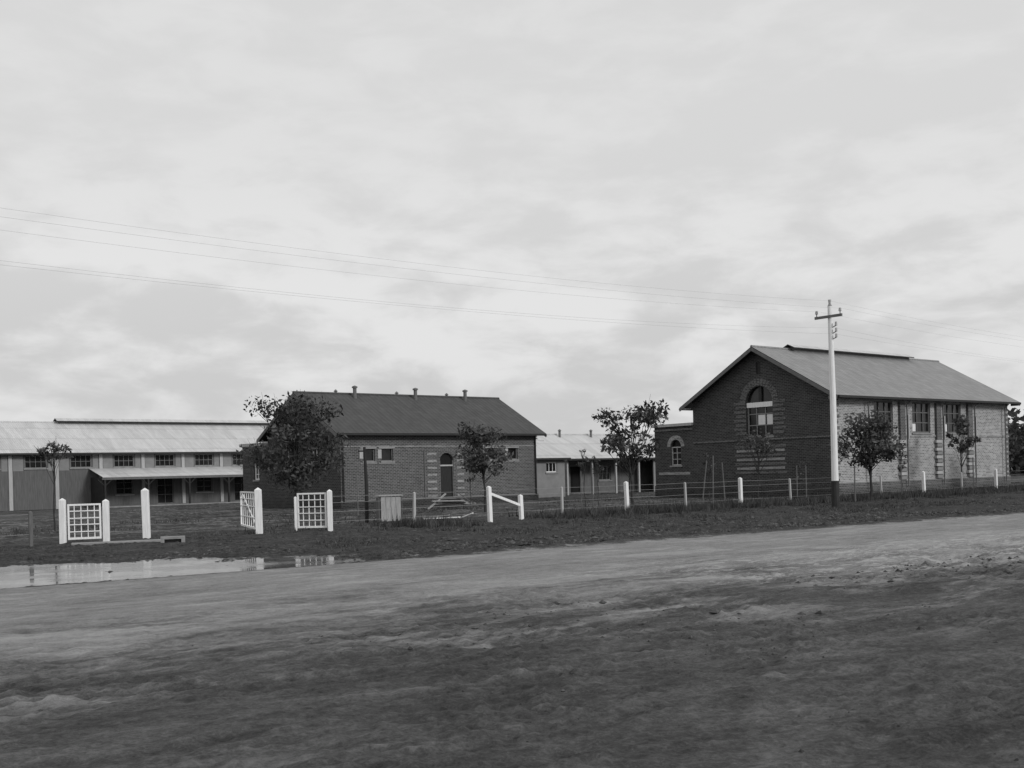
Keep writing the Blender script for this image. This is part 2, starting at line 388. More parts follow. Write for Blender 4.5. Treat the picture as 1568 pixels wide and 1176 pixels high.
wall(wb,(0,1.8,0),X_,-Y_,rect_loop(0,L,-.2,ze),[rect_loop(2,3,.1,2.1),rect_loop(5,6.3,1,2.1),rect_loop(7.4,8.4,.1,2.1)],'trim_mid')
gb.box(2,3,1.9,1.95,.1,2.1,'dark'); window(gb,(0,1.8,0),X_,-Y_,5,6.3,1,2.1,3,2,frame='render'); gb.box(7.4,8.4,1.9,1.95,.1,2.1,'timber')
wall(wb,(0,0,0),Y_,-X_,pent(W,ze,zr),[],'render'); wall(wb,(L,0,0),Y_,X_,pent(W,ze,zr),[],'render'); wall(wb,(0,W,0),X_,Y_,rect_loop(0,L,-.2,ze),[],'render')
for x in (.1,2.6,5.1,7.6): tb.box(x-.07,x+.07,0,.14,-.1,ze-.2,'cream')
wb.box(9.2,L,.0,.1,-.1,ze-.1,'render'); gb.box(9.8,10.4,-.02,-.001,.1,2.1,'timber_dark'); gb.box(11.2,11.9,-.02,-.001,1.2,2.0,'glass')
gable_roof(rb,L,W,ze,zr,.35,.3,'roof_iron','trim_dark')
for x in (-.2,2.2,5.5): rb.tube([(x,W/2-.4,zr-.3),(x,W/2-.4,zr+.35)],[.09,.09],'trim_mid'); rb.tube([(x,W/2-.4,zr+.35),(x,W/2-.4,zr+.48)],[.16,.04],'trim_mid')
tb.build('posts',e);wb.build('walls',e);gb.build('windows',e);rb.build('roof',e)

# ------------------------------------------------------------ terrain
RX,RY=0.82,0.572
def vn(x,y,seed):
    xi=np.floor(x).astype(np.int64); yi=np.floor(y).astype(np.int64); fx=x-xi; fy=y-yi
    fx=fx*fx*(3-2*fx); fy=fy*fy*(3-2*fy)
    def h(a,b):
        v=(a*374761393+b*668265263+seed*974711)&0xffffffff
        v=((v^(v>>13))*1274126177)&0xffffffff
        return ((v^(v>>16))&0xffffff)/float(0xffffff)
    return (h(xi,yi)*(1-fx)+h(xi+1,yi)*fx)*(1-fy)+(h(xi,yi+1)*(1-fx)+h(xi+1,yi+1)*fx)*fy
def fbm(x,y,seed,oct=4,g=.5):
    r=0;a=1;t=0
    for i in range(oct): r=r+a*(vn(x*2**i,y*2**i,seed+i)-.5);t+=a;a*=g
    return r/t*2
def sst(a,b,x):
    t=np.clip((x-a)/(b-a),0,1); return t*t*(3-2*t)
# wheel tracks: offset, slope, wander, frequency, half width, tone
TR=[(3.1,.10,.9,1.1,.10,.7),(5.6,-.08,.9,.5,.12,.8),(6.3,.16,.6,.9,.08,-.7),(8.6,.05,.8,.45,.12,.5),(9.9,-.04,.5,.6,.10,-.8),
   (11.4,.0,.45,.5,.10,-1.),(12.2,.02,.5,.42,.11,-.8),(14.2,.0,.3,.4,.16,.5),(15.8,.0,.3,.3,.16,.4),(1.2,.24,.4,.6,.09,.9),(-2.5,.45,.6,.6,.09,-.9),(17,-.36,.5,.5,.10,-.8),(7.5,-.2,.7,.4,.09,-.8),
   (-9,1.1,.5,.5,.09,-.8),(-6,1.4,.6,.4,.09,.8),(14,-.75,.5,.4,.09,-.8),(-3,.75,.8,.4,.10,.9),(3.4,.33,.7,.5,.11,.9)]
def tracks(s,n):
    d=np.zeros_like(s); tone=np.zeros_like(s)
    for i,(n0,sl,am,fq,w,tn) in enumerate(TR):
        c=n0+sl*(s-5)+am*np.sin(s*fq*.4+i*1.7)+.3*fbm(s*.5,s*0+i,50+i,2)+.06*fbm(s*4,s*0+i,20+i,2)
        k0=1/math.sqrt(1+sl*sl); br=np.clip(.4+1.9*fbm(s*.3,s*0+3*i,80+i,3),0,1)*np.clip(.6+1.2*fbm(s*1.9,n*1.9,60+i,2),.15,1)
        tread=.75+.25*np.sin(s*2*math.pi/.16+ (n-c)*18)
        for off,k in ((0,1),(1.35,.7)):
            q=(n-c-off)*k0/w
            pit=np.exp(-q*q)
            d+=k*br*(-.04*pit*tread+.018*np.exp(-(np.abs(q)-1.9)**2*1.5)); tone+=k*br*tn*(pit*tread-.25*np.exp(-(np.abs(q)-1.9)**2*1.5))
    return d,tone
def pud(s,n):
    nc=22.9-.27*(s-1); return ((s-.5)/11.5)**2+((n-nc)/3.6)**2
def fine_rel(x,y,s,n):
    a=np.abs(fbm(x*2.6,y*2.6,15,5,.75)); b_=np.maximum(0,vn(x*8,y*8,16)-.5)*.5+np.maximum(0,vn(x*15+3,y*15,17)-.5)*.6
    return (.15+1.1*vn(x*.8,y*.8,95))*(.07*(a-.16)+.10*(b_-.13))
def ground_h(x,y):
    s=RX*x+RY*y; n=-RY*x+RX*y
    near=np.exp(-(np.maximum(0,np.hypot(x-3,y-20)-45)/25)**2)
    mud=(1-sst(11,12.3,n)); verge=sst(19,20.2,n)
    tr,tone=tracks(s,n)
    rel=fine_rel(x,y,s,n)
    h=mud*(.025*fbm(x*.6,y*.6,1,2)+rel+.006*fbm(s*1.3,n*3,5,4,.65))+mud*tr
    h+=verge*(.04*fbm(x*.7,y*.7,21,3)+rel*1.6)
    p=pud(s,n)+.2*fbm(x*.9,y*.9,61,4,.6)
    h+=.05*np.exp(-((n-19.7)/.5)**2)*(.6+fbm(s*1.5,n,41,3))*sst(.9,1.3,p)
    inner=sst(10.9,11.6,n)*(1-sst(18.5,19.1,n))
    h=h*(1-inner)-.12*inner
    h-=.12*np.clip(1.3-p,0,1)*verge
    tone=tone*(1-sst(9.6,11,n)*.6)*(1-verge)+rel*14  # rel term darkens pits in the colour, standing in for cavity shading
    return h*near,tone*near
def road_h(s,n):
    x=RX*s-RY*n; y=RY*s+RX*n
    tr,tone=tracks(s,n)
    nr=1-sst(11,14.5,n)
    rel=fine_rel(x,y,s,n)
    h=.02+.03*np.sin(np.clip((n-10.8)/8.3,0,1)*math.pi)+.008*fbm(x*1.2,y*1.2,71,3,.6)+rel*(.2+.7*nr)+tr*(.2+.5*nr)
    h-=.12*(1-sst(10.3,11.4,n)); h-=.12*sst(18.7,19.5,n)
    return h,tone*(.2+.2*nr)+rel*14*(.3+.7*nr)  # rel term paints the same pit shading into the road colour
def gridmesh(name,PX,PY,PZ,tone,mat):
    ny,nx=PX.shape
    co=np.stack([PX,PY,PZ],-1).reshape(-1,3).astype(np.float32)
    i=np.arange((ny-1)*(nx-1)); r=i//(nx-1); c=i%(nx-1); a=r*nx+c
    q=np.stack([a,a+1,a+nx+1,a+nx],-1).astype(np.int32)
    me=bpy.data.meshes.new(name); me.vertices.add(len(co)); me.vertices.foreach_set('co',co.ravel())
    me.loops.add(q.size); me.loops.foreach_set('vertex_index',q.ravel())
    me.polygons.add(len(q)); me.polygons.foreach_set('loop_start',np.arange(0,q.size,4,dtype=np.int32))
    me.polygons.foreach_set('use_smooth',np.ones(len(q),dtype=bool))
    me.update(calc_edges=True)
    at=me.attributes.new('tone','FLOAT','POINT'); at.data.foreach_set('value',tone.ravel().astype(np.float32))
    me.materials.append(mat); o=bpy.data.objects.new(name,me); COL.objects.link(o); return o

m,nt,b=newmat('mud_and_gravel'); M['ground']=m
p=geo(nt)
def dot(v):
    n=N(nt,'ShaderNodeVectorMath',operation='DOT_PRODUCT'); nt.links.new(p,n.inputs[0]); n.inputs[1].default_value=v; return n.outputs['Value']
nn=dot((-RY,RX,0)); ss=dot((RX,RY,0))
def aniso(a,bq,sc,de,ro,di):
    cb=N(nt,'ShaderNodeCombineXYZ'); nt.links.new(math_(nt,'MULTIPLY',ss,a),cb.inputs[0]); nt.links.new(math_(nt,'MULTIPLY',nn,bq),cb.inputs[1])
    return noise(nt,cb.outputs[0],sc,de,ro,di)
streak=aniso(.33,.95,1.0,7,.68,.7)
tread=aniso(1.5,3.8,1.0,8,.75,1.0)
big=noise(nt,p,0.22,4); med=noise(nt,p,1.4,9,0.78); fine=noise(nt,p,10,7,0.8); vfine=noise(nt,p,36,5,.75)
n1=math_(nt,'ADD',nn,mapr(nt,big,.3,.7,-1.6,1.6)); n1=math_(nt,'ADD',n1,mapr(nt,streak,.35,.65,-2,2)); n1=math_(nt,'ADD',n1,mapr(nt,tread,.3,.7,-1.4,1.4))
n2=math_(nt,'ADD',nn,mapr(nt,med,.3,.7,-.6,.6))
near=mapr(nt,n1,8.2,13.6,0,1,True); far=mapr(nt,n2,18.8,19.4,1,0,True)
rd=math_(nt,'MULTIPLY',near,far)
def wsum(*a):
    r=None
    for v,w_ in a:
        q=math_(nt,'MULTIPLY',v,w_); r=q if r is None else math_(nt,'ADD',r,q)
    return r
mud=ramp(nt,wsum((streak,.22),(tread,.22),(med,.12),(fine,.26),(vfine,.18)),[(.425,.04),(.48,.075),(.52,.11),(.575,.17)])  # contrasty ramp on the bump noise paints relief shading into the mud
road=ramp(nt,wsum((streak,.25),(big,.10),(tread,.25),(fine,.22),(vfine,.18)),[(.43,.16),(.5,.26),(.57,.35)])
verge=ramp(nt,wsum((med,.22),(fine,.33),(vfine,.25),(tread,.2)),[(.43,.012),(.49,.038),(.55,.08),(.60,.17)])
padd=ramp(nt,wsum((streak,.45),(med,.4),(fine,.15)),[(.43,.035),(.5,.06),(.56,.16)])
def mix(f,a,c):
    n=N(nt,'ShaderNodeMix',data_type='RGBA'); nt.links.new(f,n.inputs[0]); nt.links.new(a,n.inputs[6]); nt.links.new(c,n.inputs[7]); return n.outputs[2]
c=mix(rd,mud,road)
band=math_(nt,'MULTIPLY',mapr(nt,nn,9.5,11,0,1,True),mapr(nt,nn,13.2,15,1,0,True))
glint_ridges=math_(nt,'MULTIPLY',mapr(nt,tread,.52,.57,0,1,True),math_(nt,'MULTIPLY',band,mapr(nt,ss,9,15,0,.7,True)))  # glints painted into the colour as pale dry ridges
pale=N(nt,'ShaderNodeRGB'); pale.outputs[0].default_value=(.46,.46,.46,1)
c=mix(glint_ridges,c,pale.outputs[0])
c=mix(mapr(nt,n2,18.9,19.5,0,1,True),c,verge)
c=mix(mapr(nt,nn,32,38,0,1,True),c,padd)
at=N(nt,'ShaderNodeAttribute'); at.attribute_name='tone'
tl=mapr(nt,at.outputs['Fac'],-1.2,1.2,.4,1.65)
sc=N(nt,'ShaderNodeVectorMath',operation='SCALE'); nt.links.new(c,sc.inputs[0]); nt.links.new(tl,sc.inputs['Scale'])
nt.links.new(sc.outputs[0],b.inputs['Base Color'])
wetn=math_(nt,'MULTIPLY',mapr(nt,tread,.49,.44,0,1,True),math_(nt,'MULTIPLY',band,mapr(nt,ss,10,16,.25,1,True)))
wet2=math_(nt,'MULTIPLY',mapr(nt,streak,.54,.62,0,.5,True),mapr(nt,nn,19,20,1,.2))
wet3=mapr(nt,at.outputs['Fac'],-.5,-1.0,0,.9,True)
wet=math_(nt,'MAXIMUM',math_(nt,'MAXIMUM',wetn,wet2),wet3)
nt.links.new(mapr(nt,wet,0,1,.85,.33),b.inputs['Roughness']); nt.links.new(mapr(nt,wet,0,1,.12,.45),b.inputs['Specular IOR Level'])
bump(nt,b,wsum((fine,.7),(vfine,.35),(tread,.4)),1.0,.05)

xs=np.concatenate([[-2500,-1200,-600,-300,-150,-90,-60,-45,-35,-30,-27],np.arange(-25,-12,.09),np.arange(-12,20,.045),np.arange(20,33,.09),[34,37,42,50,65,90,150,300,600,1200,2500]])
ys=[4.0]
while ys[-1]<52: ys.append(ys[-1]+max(.03,.0045*ys[-1]))
ys=np.concatenate([[-400,-100,-40,-15,-5,0,1.5,2.5,3.3],ys,[54,57,61,66,72,80,92,110,140,200,350,700,1400,3000]])
GX,GY=np.meshgrid(xs,ys); GZ,GT=ground_h(GX,GY)
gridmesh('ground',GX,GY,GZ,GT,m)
rs=np.concatenate([[-600,-200,-80,-40,-20],np.arange(-12,62,.08),[65,75,100,200,600]]); rn=np.arange(10.3,19.55,.055)
RS,RN=np.meshgrid(rs,rn); RZ,RT=road_h(RS,RN)
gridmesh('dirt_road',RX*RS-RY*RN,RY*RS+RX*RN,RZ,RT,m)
m,nt,b=newmat('muddy_water'); b.inputs['Base Color'].default_value=(.13,.13,.13,1); b.inputs['Specular IOR Level'].default_value=.6
pf=noise(nt,geo(nt),.8,5,.6); nt.links.new(mapr(nt,pf,.42,.65,.04,.24),b.inputs['Roughness'])
bump(nt,b,noise(nt,geo(nt),5,3),.06,.01); M['water']=m
w=MB(); ring=[]
for i in range(48):
    a=2*math.pi*i/48; s=.5+12.9*math.cos(a); n=22.9-.27*(s-1)+4.1*math.sin(a); n=max(n,18.9); ring.append((RX*s-RY*n,RY*s+RX*n,-.045))
w.face(ring,'water'); w.build('puddle')

# ------------------------------------------------------------ clods + grass
def scatter_mesh(name,co,faces,mat,shade=None):
    me=bpy.data.meshes.new(name); me.from_pydata(co.tolist(),[],faces.tolist())
    if shade is not None:
        a=me.attributes.new('shade','FLOAT','POINT'); a.data.foreach_set('value',shade.astype(np.float32))
    me.materials.append(mat); o=bpy.data.objects.new(name,me); COL.objects.link(o); return o
def leafmat(name,lo,hi,trans=.25):
    m,nt,b=newmat(name); a=N(nt,'ShaderNodeAttribute'); a.attribute_name='shade'
    c=ramp(nt,a.outputs['Fac'],[(0,lo),(1,hi)]); nt.links.new(c,b.inputs['Base Color']); b.inputs['Roughness'].default_value=.6
    tr=N(nt,'ShaderNodeBsdfTranslucent'); nt.links.new(c,tr.inputs[0]); mx=N(nt,'ShaderNodeMixShader'); mx.inputs[0].default_value=trans
    nt.links.new(b.outputs[0],mx.inputs[1]); nt.links.new(tr.outputs[0],mx.inputs[2]); nt.links.new(mx.outputs[0],nt.nodes['Material Output'].inputs[0]); return m
M['grass']=leafmat('grass_blades',.015,.12); M['leaf']=leafmat('leaves',.018,.14,.25)
M['clod']=leafmat('mud_clods_mat',.025,.10,0.0)
rng=np.random.default_rng(3)
n=42000; s=rng.uniform(-8,45,n); nn_=np.where(rng.random(n)<.25,rng.uniform(2.5,11.0,n),19.7+np.abs(rng.normal(0,3.2,n)))
x=RX*s-RY*nn_; y=RY*s+RX*nn_; keep=(y>4)&(pud(s,nn_)>1.1)&(vn(s*.5,nn_*.9,33)+.4*vn(x*3,y*3,34)>.74); x,y=x[keep],y[keep]; n=len(x)
z=ground_h(x,y)[0]; r=np.clip(rng.lognormal(-4.3,.6,n)*np.clip(y/13,.5,2.0),.005,.1)
base=np.array([[1,0,0],[0,1,0],[-1,0,0],[0,-1,0],[0,0,.6],[.1,.1,-.6]])
co=base[None]*r[:,None,None]*rng.uniform(.5,1.4,(n,6,3))+np.stack([x,y,z],-1)[:,None]
fb=np.array([[0,1,4],[1,2,4],[2,3,4],[3,0,4],[1,0,5],[2,1,5],[3,2,5],[0,3,5]])
scatter_mesh('mud_clods',co.reshape(-1,3),(fb[None]+6*np.arange(n)[:,None,None]).reshape(-1,3),M['clod'],np.repeat(rng.random(n)**2,6))
def blades(xc,yc,h,per,spread,seed):
    r=np.random.default_rng(seed); n=len(xc)*per
    X=np.repeat(xc,per)+r.normal(0,spread,n); Y=np.repeat(yc,per)+r.normal(0,spread,n); H=np.repeat(h,per)*r.uniform(.4,1.15,n)
    Zg=ground_h(X,Y)[0]-.01; a=r.uniform(0,2*math.pi,n); w=r.uniform(.012,.03,n); lean=r.uniform(0,.6,n)*H; la=r.uniform(0,2*math.pi,n)
    p0=np.stack([X-w*np.cos(a),Y-w*np.sin(a),Zg],-1); p1=np.stack([X+w*np.cos(a),Y+w*np.sin(a),Zg],-1); p2=np.stack([X+lean*np.cos(la),Y+lean*np.sin(la),Zg+H],-1)
    sh=np.repeat(np.clip(np.repeat(r.uniform(0,1,len(xc)),per)*.7+r.uniform(0,.3,n),0,1),3)
    return np.stack([p0,p1,p2],1).reshape(-1,3),sh
cl=[]
t=rng.uniform(-4,60,3200); d=rng.normal(-.3,.9,3200); k=vn(t*.6,d*0,9)>.25; t,d=t[k],d[k]
cl.append((-.8+UX*t-UY*d,38.7+UY*t+UX*d,rng.uniform(.1,.42,len(t)),14,.1))
t=rng.uniform(-22,60,9000); d=rng.uniform(-9,0,9000); X=-.8+UX*t-UY*d; Y=38.7+UY*t+UX*d; s=RX*X+RY*Y; n=-RY*X+RX*Y
k=(n>20.5)&(pud(s,n)>1.25)&(vn(X*.5,Y*.5,12)+.6*vn(X*1.6,Y*1.6,14)>.95)&((X>-5)|(rng.random(9000)<.2)); cl.append((X[k],Y[k],rng.uniform(.03,.13,k.sum()),9,.12))
t=rng.uniform(-30,60,7000); d=rng.uniform(0,18,7000); X=-.8+UX*t-UY*d; Y=38.7+UY*t+UX*d; k=(vn(X*.35,Y*.35,17)+.4*vn(X*1.5,Y*1.5,18)>.75); cl.append((X[k],Y[k],rng.uniform(.05,.18,k.sum()),7,.14))
C=[];S=[]
for i,a in enumerate(cl):
    c_,s_=blades(*a,100+i); C.append(c_);S.append(s_)
C=np.concatenate(C);S=np.concatenate(S); scatter_mesh('grass',C,np.arange(len(C)).reshape(-1,3),M['grass'],S)

# ------------------------------------------------------------ trees
M['bark']=plain('bark',.045,.4,8,.9,.5)
def tree(x,y,h,rx,z0,seed,leaves=4200,clumps=26,trunk=.07,leafs=.075,shoots=5,lean=0,name='street_tree',fill=.33,shift=0):
    r=random.Random(seed); g=np.random.default_rng(seed)
    mb=MB(); zc=(z0+h*.93)/2; rz=(h*.93-z0)/2
    tp=[Vector((0,0,-.1))]; 
    for i in range(1,6):
        tp.append(Vector((r.uniform(-.06,.06)+lean*i/5,r.uniform(-.06,.06),(z0+rz*.9)*i/5)))
    mb.tube(tp,[trunk*1.2,trunk,trunk*.9,trunk*.8,trunk*.6,trunk*.35],'bark',7)
    cs=[]
    lop=[r.uniform(.72,1.15) for _ in range(7)]
    for i in range(clumps):
        while True:
            q=Vector((r.uniform(-1,1),r.uniform(-1,1),r.uniform(-1,1)))
            if .35<q.length<1: break
        az=int((math.atan2(q.y,q.x)+math.pi)/(2*math.pi)*6.99); wd=(1-.3*max(0,q.z))*lop[az]
        c=Vector((q.x*rx*wd+shift,q.y*rx*wd,zc+q.z*rz*r.uniform(.85,1.08))); cs.append((c,r.uniform(.14,.30)*rx*fill*3))
    for i in range(shoots):
        a=r.uniform(0,6.28); c=Vector((math.cos(a)*rx*r.uniform(.0,.9)+shift,math.sin(a)*rx*.6,h*r.uniform(.9,1.02))); cs.append((c,.09*rx*2))
    per=[]
    for c,sg in cs:
        f=r.uniform(.45,.95); st=Vector(tp[-1])*f if c.z>tp[-1].z*f else Vector(tp[-1])*max(.35,min(.9,(c.z-.3)/tp[-1].z))
        st=Vector((lean*st.z/max(h,.1),0,st.z)); mid=(st+c)/2+Vector((r.uniform(-.1,.1),r.uniform(-.1,.1),-.05))
        mb.tube([st,mid,c],[trunk*.38,trunk*.24,.008],'bark',5,False)
        for k in range(3):
            e2=c+Vector((r.gauss(0,sg),r.gauss(0,sg),abs(r.gauss(0,sg)))); mb.tube([mid.lerp(c,.6),e2],[.012,.004],'bark',4,False)
        per.append((c,sg))
    o=mb.build('trunk_and_limbs')
    wts=np.array([s_**1.6 for _,s_ in per]); wts/=wts.sum(); idx=g.choice(len(per),leaves,p=wts)
    cc=np.array([tuple(c) for c,_ in per])[idx]; sg=np.array([s_ for _,s_ in per])[idx]
    G=g.normal(0,1,(leaves,3)); ln=np.linalg.norm(G,axis=1); G*=(np.minimum(ln,2.0)/ln)[:,None]
    P=cc+G*sg[:,None]*np.array([1,1,.75]); 
    sz=leafs*g.uniform(.55,1.4,leaves)
    A=g.normal(0,1,(leaves,3)); A/=np.linalg.norm(A,axis=1)[:,None]; B=np.cross(A,g.normal(0,1,(leaves,3))); B/=np.linalg.norm(B,axis=1)[:,None]
    A=A*sz[:,None]; B=B*sz[:,None]*.5
    V=np.stack([P-A,P+B*.9,P+A,P-B*.9],1).reshape(-1,3)
    csh=g.uniform(0,.8,len(per))[idx]; sh=np.repeat(np.clip(csh+g.uniform(0,.4,leaves)-.1,0,1),4)
    lo=scatter_mesh('foliage',V,np.arange(len(V)).reshape(-1,4),M['leaf'],sh)
    e=empty(name,x,y,r.uniform(-.3,.3)); o.parent=e; lo.parent=e
    return e
tree(-9.75,50,5.1,1.95,1.35,11,6000,48,.1,.105,10,fill=.25)
tree(-1.2,48,3.6,1.3,1.7,12,1800,30,.05,.095,8,fill=.2)
tree(4.9,45,4.1,1.4,1.85,13,1700,28,.055,.10,10,fill=.18,lean=-.15)
tree(11.1,50,3.15,1.25,2.2,14,400,14,.04,.09,5,fill=.17)
tree(16.1,50,3.7,1.45,1.65,15,2700,34,.06,.10,6,fill=.23)
tree(24.3,60,3.9,.85,2.2,16,850,14,.04,.10,5,fill=.22)
tree(28.9,62,3.6,1.0,1.9,17,1900,18,.05,.10,3,fill=.3)
tree(-16.7,40.5,3.3,.75,2.6,18,240,10,.03,.08,3,fill=.2)
for i,(x,y,h) in enumerate([(3.4,52,2.7),(4.2,54,2.3),(8.9,50,2.3),(14.2,55,1.9),(-2.0,52,2.2),(19.3,55,2.2)]):
    tree(x,y,h,.32,h*.55,30+i,110,5,.02,.06,2,name='sapling')
def stake(x,y,h,lx=0,r=.03,mat='timber'):
    mb=MB(); mb.tube([(0,0,-.1),(lx*.5,0,h*.5),(lx,0,h-.06),(lx,0,h)],[r,r,r*.9,r*.3],mat,6); o=mb.build('tree_stake',loc=(x,y,0)); return o
for x,y,h,l in [(8.0,47,2.0,.25),(8.55,47.4,2.2,.05),(9.0,47,1.9,-.1),(3.2,51.6,1.7,0),(3.75,51.9,2.0,0),(-6.7,48,1.8,0),(14.0,54.6,1.7,0),(14.5,54.8,1.7,0),(15.3,49.6,1.6,0),(19.1,54.5,1.6,0),(24.8,59.7,1.9,0)]: stake(x,y,h,l)
g=np.random.default_rng(77); V=[];S=[]
def belt(xa,ya,xb,yb,h,count,depth,leaf):
    t=g.uniform(0,1,count); hh=h*(.6+.8*vn(t*40,t*0,3)); 
    P=np.stack([xa+(xb-xa)*t+g.normal(0,depth,count),ya+(yb-ya)*t+g.normal(0,depth,count),hh*g.uniform(0,1,count)**.7],-1)
    A=g.normal(0,1,(count,3))*leaf; B=g.normal(0,1,(count,3))*leaf
    V.append(np.stack([P-A,P+B,P+A,P-B],1).reshape(-1,3)); S.append(np.repeat(g.uniform(0,.8,count),4))
belt(48,125,110,165,6.0,9000,3,.28); belt(-260,330,300,420,6,14000,8,.8)
V=np.concatenate(V); scatter_mesh('distant_trees',V,np.arange(len(V)).reshape(-1,4),M['leaf'],np.concatenate(S))

# ------------------------------------------------------------ fence, gates
def post(mb,x,y,h,w,mat='white',rot=0,cap=True,lean=(0,0)):
    c,s=math.cos(rot),math.sin(rot)
    A=Vector((c,s,0));B=Vector((-s,c,0)); C=Vector((lean[0],lean[1],1))
    mb.obox((x,y,0),A,B,C,-w/2,w/2,-w/2,w/2,-.15,h-w*.4,mat)
    if cap:
        q=[Vector((x,y,0))+A*a*w/2+B*b_*w/2+C*(h-w*.4) for a,b_ in ((-1,-1),(1,-1),(1,1),(-1,1))]; ap=Vector((x,y,0))+C*h
        for i in range(4): mb.face([q[i],q[(i+1)%4],ap],mat)
f=MB()
R=random.Random(4)
big=[0,6.8,13.7,20.8,28.4,35.9,43,50]; small=[-3.2,1.43,3.4,10.2,17.2,24.5,32.2,39.4,46.5]
for t in big: x,y=fr(t,0); post(f,x,y,1.24,.13,'white',ANG,lean=(R.uniform(-.03,.02),0))
for t in small: x,y=fr(t,0); post(f,x,y,1.12 if t!=1.43 else .9,.075 if t!=1.43 else .13,'white' if t==1.43 else 'cream',ANG,lean=(R.uniform(-.05,.04),0))
a=Vector((*fr(.06,0),.95)); c=Vector((*fr(1.4,0),.5)); f.beam(a,c,.08,.09,'white')
for z in (.3,.6,.88,1.08):
    f.tube([(*fr(-6.5,-.4),z),(*fr(-3.2,0),z-.02)],[.005]*2,'wire',4)
    ts=sorted(big+small)
    for i in range(len(ts)-1):
        p,q=fr(ts[i],0),fr(ts[i+1],0); m_=((p[0]+q[0])/2,(p[1]+q[1])/2)
        f.tube([(*p,z),(*m_,z-.015),(*q,z)],[.005]*3,'wire',4,False)
f.build('wire_fence')
f=MB()
lf=[(-13.3,30.6),(-14.3,29.8),(-16.5,28),(-18.8,26.2)]
for x,y in lf: post(f,x,y,.95,.09,'timber',ANG)
for z in (.3,.6,.85):
    for i in range(3): f.tube([(*lf[i],z),(*lf[i+1],z)],[.005]*2,'wire',4)
f.build('wire_fence')
for x,y,h,w in [(-12.62,31.1,1.28,.16),(-11.55,31.5,1.22,.16),(-11.0,33.3,1.5,.2),(-7.8,34.1,1.42,.2),(-6.83,34.9,1.1,.08),(-5.72,34.7,1.3,.16)]:
    f=MB(); post(f,x*0,y*0,h,w,'white',0.1,lean=(R.uniform(-.02,.01),0)); f.build('gate_post',bevel=.008,loc=(x,y,0))
def gate(p,q,z0,z1,nv,hs,diag=False,name='lattice_gate'):
    f=MB(); p=Vector((*p,0));q=Vector((*q,0)); d=(q-p); Lg=d.length; d.normalize(); s=d.cross(Z)
    bx=lambda a0,a1,zz0,zz1,w,o=0: f.obox(p,d,s,Z,a0,a1,-w/2+o,w/2+o,zz0,zz1,'white')
    bx(0,.05,z0,z1,.05);bx(Lg-.05,Lg,z0,z1,.05);bx(.05,Lg-.05,z1-.05,z1,.05);bx(.05,Lg-.05,z0,z0+.06,.05)
    for i in range(1,nv+1):
        a=Lg*i/(nv+1); bx(a-.012,a+.012,z0+.06,z1-.05,.02)
    for h in hs: bx(.05,Lg-.05,z0+(z1-z0)*h-.014,z0+(z1-z0)*h+.014,.02,.021)
    if diag: f.beam(p+Z*(z0+.05)+s*.04,q+Z*(z1-.05)+s*.04,.02,.05,'white')
    return f.build(name)
gate((-12.50,31.16),(-11.67,31.46),.1,1.1,4,(.22,.42,.60,.80))
gate((-6.77,34.89),(-5.83,34.74),.1,1.2,4,(.22,.42,.60,.80))
gate((-7.95,34.3),(-9.2,37.6),.12,1.28,6,(.3,.6,.8),True)
# ------------------------------------------------------------ power poles and wires
def power_pole(x,y):
    e=empty('power_pole',x,y,0); mb=MB()
    mb.tube([(0,0,1.0),(0,0,4.5),(-.03,0,7.7)],[.135,.115,.085],'white',12); mb.tube([(0,0,-.3),(0,0,1.05)],[.16,.15],'trim_dark',12)
    mb.tube([(-.03,0,7.7),(-.03,0,7.82)],[.09,.03],'metal',10)
    v=Vector((-UY,UX,0)); mb.obox((-.03,0,7.3),v,Vector((UX,UY,0)),Z,-.6,.6,-.14,-.08,-.05,.05,'trim_mid')
    mb.tube([(-.03,0,7.8),(-.03,0,7.95)],[.045,.06],'cream',8)
    for k in (-.52,.52):
        b0=Vector((-.03,0,7.35))+v*k-Vector((UX,UY,0))*.11; mb.tube([b0,b0+Z*.1],[.02,.02],'metal',6); mb.tube([b0+Z*.1,b0+Z*.22],[.06,.045],'cream',8)
    for zz in (6.95,6.72,6.5):
        b0=Vector((.02,0,zz))-v*.2; mb.beam((0,0,zz-.08),b0,.03,.03,'metal'); mb.tube([b0,b0+Z*.14],[.05,.04],'cream',8)
    mb.build('pole',e)
base=(12.3,42.3); U=Vector((UX,UY,0))
for k in (-1,0,1): power_pole(base[0]+UX*42*k,base[1]+UY*42*k)
w=MB(); v=Vector((-UY,UX,0))
for off,zz,sag in [(-.52,7.55,.45),(.52,7.55,.5),(0,7.9,.5),(-.2,6.62,.45),(-.2,6.85,.62)]:
    for k in (-1,0):
        a=Vector((base[0],base[1],0))+U*42*k+v*off; pts=[]
        for i in range(25):
            t=i/24; pts.append(a+U*42*t+Z*(zz-sag*4*t*(1-t)))
        w.tube(pts,[.0020]*25,'wire',4,False)
w.build('overhead_wire')
